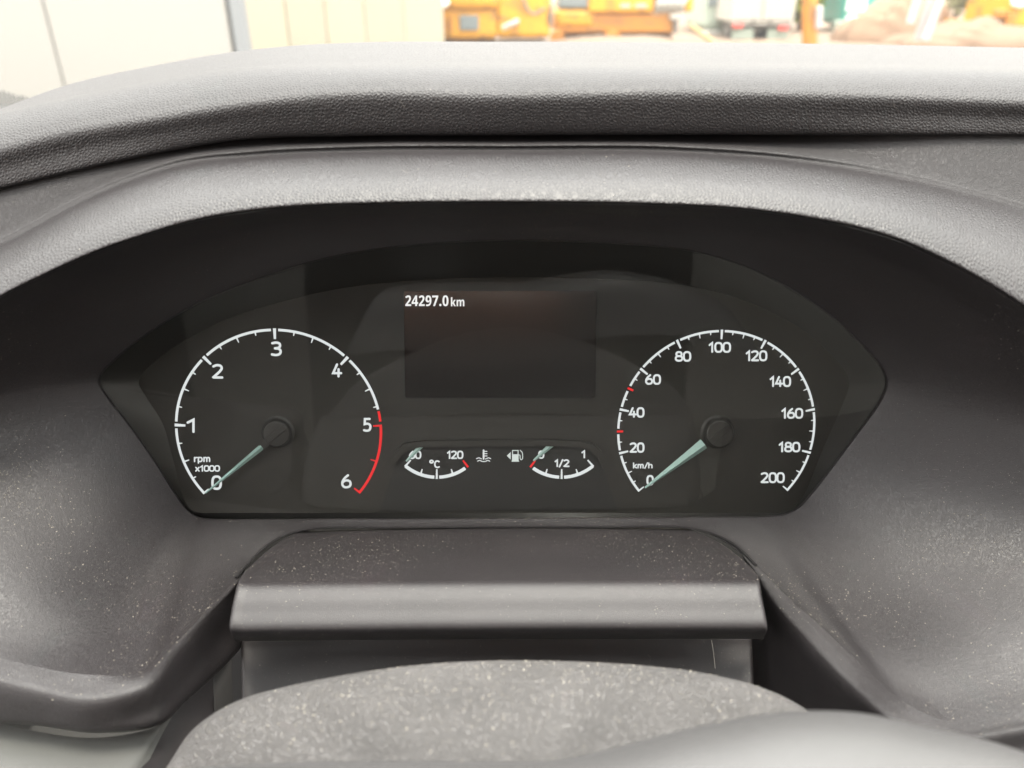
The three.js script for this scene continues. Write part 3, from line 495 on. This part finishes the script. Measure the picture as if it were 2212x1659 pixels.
{ // pale cream shed further back
  const d = 15, l = out(525, 40, d), r = out(885, 40, d), at = new THREE.Vector3((l.x + r.x) / 2, 0, -d), w = r.x - l.x + 1.2;
  const shed = thing('shed', at, 'pale cream metal shed between the white wall and the orange machines', 'shed');
  for (let k = 0; k < 6; k++) mesh('panel', rb(w / 6 - 0.02, 4.5, 0.1, -w / 2 + w / 6 * (k + 0.5), 2.25, 0, 0.01), std(hex(k % 2 ? 0x98927f : 0x938e7d), 0.7), shed);
  mesh('roof', new THREE.BoxGeometry(w + 0.4, 0.15, 5).translate(0, 4.6, -2), std(0x8d8a84, 0.7), shed);
}
{ // tall hall added so the dashboard hood mirrors cream instead of bare sky
  const hall = thing('added_hall', new THREE.Vector3(4, 0, -46), 'wide pale hall added far behind the machines for the cream reflection on the hood', 'hall');
  for (let k = 0; k < 12; k++) mesh('panel', rb(5.94, 11, 0.2, -33 + k * 6, 5.5, 0, 0.03), std(hex([0xb9ae94, 0xb3a990, 0xbdb39b][k % 3]), 0.8), hall);
  mesh('roof', new THREE.BoxGeometry(74, 0.5, 20).translate(0, 11.3, -9.5), std(0x77736c, 0.8), hall);
}
// paint with dried mud on it
const muddy = (c, mud) => dataTex(256, (i, j) => { const t = Math.min(1, Math.max(0, (n1(i * 4, j * 4) * 0.6 + n3(i * 4, j * 4) * 0.7 - 0.62) * 3)); return c.map((v, k) => v * (1 - t * 0.6) + mud[k] * t * 0.6); }, true, 1);
const amber = std(0xffffff, 0.4, { map: muddy([196, 140, 16], [120, 84, 50]) }), amberDeep = std(0xffffff, 0.5, { map: muddy([172, 112, 22], [118, 84, 56]) });
const glassM = std(hex(0x6b7476), 0.2), steel = std(hex(0x5d5954), 0.6), rust = std(hex(0x6f5643), 0.85), whiteM = std(hex(0xa09d95), 0.5), mint = std(hex(0x8f9a8e), 0.6);
const px = (x, d) => out(x, 50, d).x;
// a rounded block whose near face fills that part of the view at that distance
const pb = (x0, x1, y0, y1, d, thick, r = 0.04) => { const A = out(x0, y0, d), B = out(x1, y1, d), yv = Math.max(y0, 0) / 2 + Math.min(y1, 90) / 2; A.x = out(x0, yv, d).x; B.x = out(x1, yv, d).x; const xm = (A.x + B.x) / 2; return rb(B.x - A.x, A.y - B.y, thick, xm, (A.y + B.y) / 2, -d - thick / 2, r); };
const put = (t, name, m, ...gs) => mesh(name, gs.map(g => shift(g, t.position)), m, t);
const cable = (t, name, m, r, pts) => put(t, name, m, new THREE.TubeGeometry(new THREE.CatmullRomCurve3(pts.map(p => out(...p))), 20, r, 8));
{ // excavator, left
  const d = 16, t = thing('excavator', new THREE.Vector3(px(1040, d), 0, -d - 1), 'orange excavator with a grey side window, leftmost machine in the yard', 'excavator');
  put(t, 'body', amber, pb(900, 1075, -70, 88, d, 2.2, 0.14), pb(1070, 1190, -40, 84, d + 0.05, 2.1, 0.12));
  put(t, 'bonnet', amber, pb(910, 1080, -40, 24, d - 0.14, 0.5, 0.18));
  put(t, 'window', glassM, pb(992, 1034, 33, 66, d - 0.05, 0.1, 0.05));
  put(t, 'bonnet_glare', std(0xf4f4ee, 0.1), new THREE.SphereGeometry(0.17, 16, 12).scale(1.6, 0.8, 0.6).translate(...out(938, 5, d - 0.3).toArray()));  // white blob painted in for the sun glare on the bonnet
  put(t, 'handrail', whiteM, new THREE.TubeGeometry(new THREE.CatmullRomCurve3([out(1086, 61, d - 0.1), out(1105, 52, d - 0.12), out(1121, 45, d - 0.1)]), 10, 0.05, 8));
  for (let k = 0; k < 4; k++) put(t, 'grille_slat', amberDeep, pb(925 + k * 15, 932 + k * 15, 34, 68, d - 0.04, 0.06, 0.015));
  put(t, 'door_seam', steel, pb(1186, 1193, 12, 56, d + 0.02, 0.3, 0.02));
  put(t, 'track', steel, pb(900, 1190, 88, 140, d + 0.1, 0.5, 0.15)); put(t, 'track', steel, pb(900, 1190, 88, 140, d + 1.6, 0.5, 0.15));
  put(t, 'boom', amber, pb(1090, 1125, -120, 10, d + 0.4, 0.6, 0.06));
  cable(t, 'hose', steel, 0.025, [[1120, -20, d - 0.06], [1150, 30, d - 0.1], [1178, 18, d - 0.06]]);
}
{ // loader, right
  const d = 18.5, t = thing('loader', new THREE.Vector3(px(1330, d), 0, -d - 1), 'orange loader with a row of slanted white coils, right of the excavator', 'loader');
  put(t, 'body', amber, pb(1270, 1413, -90, 28, d, 2, 0.06)); put(t, 'frame', amberDeep, pb(1196, 1462, 28, 72, d + 0.1, 1.8, 0.06)); put(t, 'mudguard', amber, pb(1198, 1285, 18, 62, d + 0.05, 1.7, 0.14));
  put(t, 'window', glassM, pb(1206, 1272, -60, 18, d + 0.04, 1.6, 0.05)); put(t, 'rear_post', amber, pb(1480, 1498, -70, 26, d, 0.4, 0.08));
  put(t, 'backplate', steel, pb(1413, 1482, -60, 27, d + 0.12, 0.2));
  for (let k = 0; k < 5; k++) cable(t, 'coil', whiteM, 0.05, [[1420 + k * 13, 24, d + 0.02], [1422 + k * 13, 10, d - 0.04], [1432 + k * 13, -6, d + 0.02]]);
  for (const [x0, x1] of [[1340, 1362], [1372, 1398]]) put(t, 'decal_plate', mint, pb(x0, x1, 8, 17, d - 0.02, 0.04, 0.01));
  put(t, 'tail_pipe', steel, pb(1455, 1465, 44, 72, d, 0.15, 0.03)); put(t, 'bracket', whiteM, pb(1448, 1474, 30, 44, d - 0.02, 0.2));
  for (const x of [1192, 1312]) put(t, 'track_roller', amberDeep, new THREE.CylinderGeometry(0.15, 0.15, 0.4, 18).rotateX(Math.PI / 2).translate(...out(x + 11, 80, d - 0.2).toArray()));
  put(t, 'track', rust, pb(1195, 1455, 70, 110, d + 0.3, 0.5, 0.1));
}
{ // box lorry from behind
  const d = 20.5, t = thing('box_lorry', new THREE.Vector3(px(1640, d), 0, -d - 2), 'white box lorry seen from behind with two red tail lights', 'lorry');
  put(t, 'box', whiteM, pb(1578, 1718, -190, 48, d + 0.05, 5)); put(t, 'door', whiteM, pb(1580, 1647, -185, 45, d, 0.05, 0.02)); put(t, 'door', whiteM, pb(1650, 1716, -185, 45, d, 0.05, 0.02));
  put(t, 'bumper', whiteM, pb(1580, 1716, 48, 54, d + 0.02, 0.2, 0.02)); put(t, 'chassis', steel, pb(1584, 1712, 54, 66, d + 0.3, 4));
  for (const x of [1627, 1663]) put(t, 'hinge_post', steel, pb(x, x + 3, 40, 58, d - 0.04, 0.06, 0.01));
  for (const [x, y] of [[1584, 52], [1682, 57]]) put(t, 'tail_light', std(0xc23a30, 0.3), pb(x, x + 22, y, y + 9, d - 0.05, 0.1, 0.03));
  for (const x of [1582, 1658]) { put(t, 'mud_flap', mint, pb(x, x + 46, 62, 88, d + 0.1, 0.08, 0.04)); put(t, 'wheel', steel, new THREE.CylinderGeometry(0.4, 0.4, 0.4, 24).rotateZ(Math.PI / 2).translate(out(x + 23, 70, d).x, 0.42, -d - 0.8)); }
}
{ // pale van between loader and lorry
  const d = 22, t = thing('pale_van', new THREE.Vector3(px(1545, d), 0, -d - 1), 'pale green-white van half hidden left of the box lorry', 'van');
  put(t, 'body', mint, pb(1522, 1584, -60, 68, d, 2.6, 0.2)); put(t, 'window', glassM, pb(1530, 1552, -30, 14, d - 0.03, 0.08)); put(t, 'bumper', whiteM, pb(1520, 1584, 66, 80, d - 0.05, 0.3, 0.05));
  put(t, 'wheel', steel, new THREE.CylinderGeometry(0.36, 0.36, 0.3, 20).rotateZ(Math.PI / 2).translate(out(1540, 70, d).x, 0.36, -d - 0.5)); put(t, 'wheel', steel, new THREE.CylinderGeometry(0.36, 0.36, 0.3, 20).rotateZ(Math.PI / 2).translate(out(1575, 70, d).x, 0.36, -d - 0.5));
}
{ // timber, posts and poles
  const bar = (name, a, b, r, m, label, cat, group) => { const A = out(...a), B = out(...b), o = thing(name, B, label, cat, group); const c = new THREE.CylinderGeometry(r, r * 1.1, A.distanceTo(B), 10); const v = A.clone().sub(B); c.translate(0, v.length() / 2, 0); c.applyQuaternion(new THREE.Quaternion().setFromUnitVectors(new THREE.Vector3(0, 1, 0), v.clone().normalize())); mesh('shaft', c, m, o); mesh('cap', new THREE.SphereGeometry(r * 1.04, 10, 8).translate(v.x, v.y, v.z), m, o); return o; };
  const timber = std(0xa08a62, 0.8), pink = std(hex(0xa49c9c), 0.5);
  bar('timber_plank', [1494, 57, 18], [1540, 92, 18], 0.055, timber, 'pale timber plank leaning left of the white lorry', 'plank');
  bar('orange_post', [1748, -120, 19], [1749, 104, 19], 0.15, amberDeep, 'thick orange upright post right of the white lorry', 'post');
  bar('marker_post', [1770, 20, 18.8], [1768, 60, 18.8], 0.07, pink, 'short white post beside the thick orange post', 'post');
  bar('metal_pole', [2000, -60, 17], [1966, 50, 17], 0.07, pink, 'leftmost of three leaning pale poles near the dirt heap', 'pole', 'leaning poles');
  bar('metal_pole', [2024, -60, 17], [1983, 86, 17.1], 0.075, pink, 'middle pole of the three leaning pale poles', 'pole', 'leaning poles');
  bar('metal_pole', [2052, -60, 17], [1998, 86, 16.9], 0.08, pink, 'rightmost of three leaning pale poles near the yellow beam', 'pole', 'leaning poles');
  bar('scrap_board', [1898, 9, 20.6], [1972, 11, 20.6], 0.06, std(0x9a7a56, 0.8), 'light brown board lying on top of the earth heap', 'board');
}
{ // turquoise truck
  const d = 23, t = thing('turquoise_truck', new THREE.Vector3(px(1870, d), 0, -d - 1), 'small turquoise truck with a bright windscreen behind the dirt heap', 'truck');
  const teal = std(hex(0x3f9488), 0.35);
  put(t, 'cab', teal, pb(1824, 1920, -90, 58, d, 1.9, 0.2)); put(t, 'window', std(0xd6e6dc, 0.08), pb(1830, 1872, -40, 26, d - 0.04, 0.1, 0.05)); put(t, 'glare_spot', std(0xe6ece4, 0.08), pb(1829, 1857, 33, 48, d - 0.06, 0.12, 0.05)); put(t, 'bumper', mint, pb(1804, 1838, 45, 76, d - 0.1, 0.3, 0.04)); put(t, 'step', amber, pb(1840, 1862, 58, 78, d - 0.12, 0.3, 0.03));  // near-white window and the white block below it paint glare on the cab
  for (const x of [1835, 1905]) put(t, 'wheel', steel, new THREE.CylinderGeometry(0.38, 0.38, 0.3, 20).rotateZ(Math.PI / 2).translate(out(x, 70, d).x, 0.38, -d - 0.7));
}
function heap(name, pxc, d, w, h, c, label) {
  const g = new THREE.SphereGeometry(1, 40, 20, 0, Math.PI * 2, 0, Math.PI / 2), p = g.attributes.position;
  for (let i = 0; i < p.count; i++) { const x = p.getX(i), z = p.getZ(i), k = 1 + 0.12 * Math.sin(x * 5 + 1) + 0.1 * Math.sin(z * 7 + x * 9) + 0.05 * Math.sin(x * 23) * Math.cos(z * 19); p.setXYZ(i, x * w / 2 * k, p.getY(i) * h * k - 0.02, z * w / 3 * k); }
  g.computeVertexNormals(); const o = mesh(name, g, std(hex(c), 0.95)); o.position.set(px(pxc, d), 0, -d); tag(o, label, 'dirt heap');
}
heap('earth_heap', 1945, 20, 2.7, 1.0, 0x7a6350, 'brown heap of earth in front of the turquoise truck');
heap('earth_heap', 2110, 19, 3.6, 0.5, 0x705b4a, 'low brown heap of earth below the yellow beam');
heap('earth_heap', 1330, 17.2, 5.0, 0.26, 0x695a4c, 'low brown spoil heap in front of the orange loader');
heap('earth_heap', 1120, 15.2, 3.2, 0.2, 0x695a4c, 'flat spoil heap at the foot of the orange excavator');
{ // yellow beam and right-hand machine
  const d = 19.5, A = out(2036, 50, d), B = out(2168, 59, d), beam = thing('yellow_beam', A.clone().add(B).multiplyScalar(0.5), 'yellow steel beam lying across the low earth heap', 'beam'), L = A.distanceTo(B), tilt = Math.atan2(B.y - A.y, B.x - A.x);
  mesh('web', rb(L, 0.1, 0.06, 0, 0, 0).rotateZ(tilt), amber, beam); mesh('flange', rb(L, 0.05, 0.22, 0, 0.07, 0, 0.01).rotateZ(tilt), amber, beam); mesh('flange', rb(L, 0.05, 0.22, 0, -0.07, 0, 0.01).rotateZ(tilt), amber, beam);
  const e = 18.5, t = thing('orange_crane', new THREE.Vector3(px(2230, e), 0, -e - 1), 'orange machine cut off by the right edge', 'machine');
  put(t, 'leg', amberDeep, pb(2174, 2192, 28, 112, e, 0.4)); put(t, 'body', amber, pb(2184, 2420, -110, 64, e + 0.1, 2, 0.12)); put(t, 'glare_spot', std(0xf2f2ea, 0.1), new THREE.SphereGeometry(0.16, 14, 10).scale(1.4, 0.8, 0.5).translate(...out(2206, 3, e).toArray())); put(t, 'chassis', amberDeep, pb(2192, 2400, 66, 90, e + 0.3, 1.6)); put(t, 'arm', amberDeep, pb(2160, 2184, 20, 40, e + 0.1, 0.3));  // the white sphere stands in for glare on the body, no lamp
}
function bush(pxc, d, w, h, c, label) {
  const o = thing('shrub', new THREE.Vector3(px(pxc, d), 0, -d), label, 'shrub', 'shrubs behind the yard'), leaf = new THREE.PlaneGeometry(0.2, 0.13), gs = [];
  for (let k = 0; k < 700; k++) { const a = rnd() * 6.28, u = Math.acos(2 * rnd() - 1), r = 0.55 + 0.45 * rnd(), g = leaf.clone(); g.rotateX(rnd() * 3); g.rotateY(rnd() * 6); g.translate(Math.sin(u) * Math.cos(a) * r * w / 2, h * 0.55 + Math.cos(u) * r * h * 0.45, Math.sin(u) * Math.sin(a) * r * w / 3); gs.push(g); }
  tag(mesh('foliage', gs, std(hex(c), 0.8), o), null, null, null, 'stuff'); mesh('trunk', new THREE.CylinderGeometry(0.05, 0.09, h * 0.6, 8).translate(0, h * 0.3, 0), std(0x5a4636, 0.9), o);
}
bush(1728, 24, 1.4, 1.9, 0x8a9034, 'yellow green shrub between the white lorry and the orange post');
bush(1800, 25, 1.5, 1.8, 0x8d9444, 'olive shrub left of the turquoise truck');
bush(2060, 27, 3, 2.4, 0x8f8c66, 'pale grey green shrub directly right of the leaning poles');
bush(2130, 27.5, 3, 2.6, 0x96906a, 'pale straw coloured shrub above the right end of the yellow beam');
renderer.render(scene, camera);
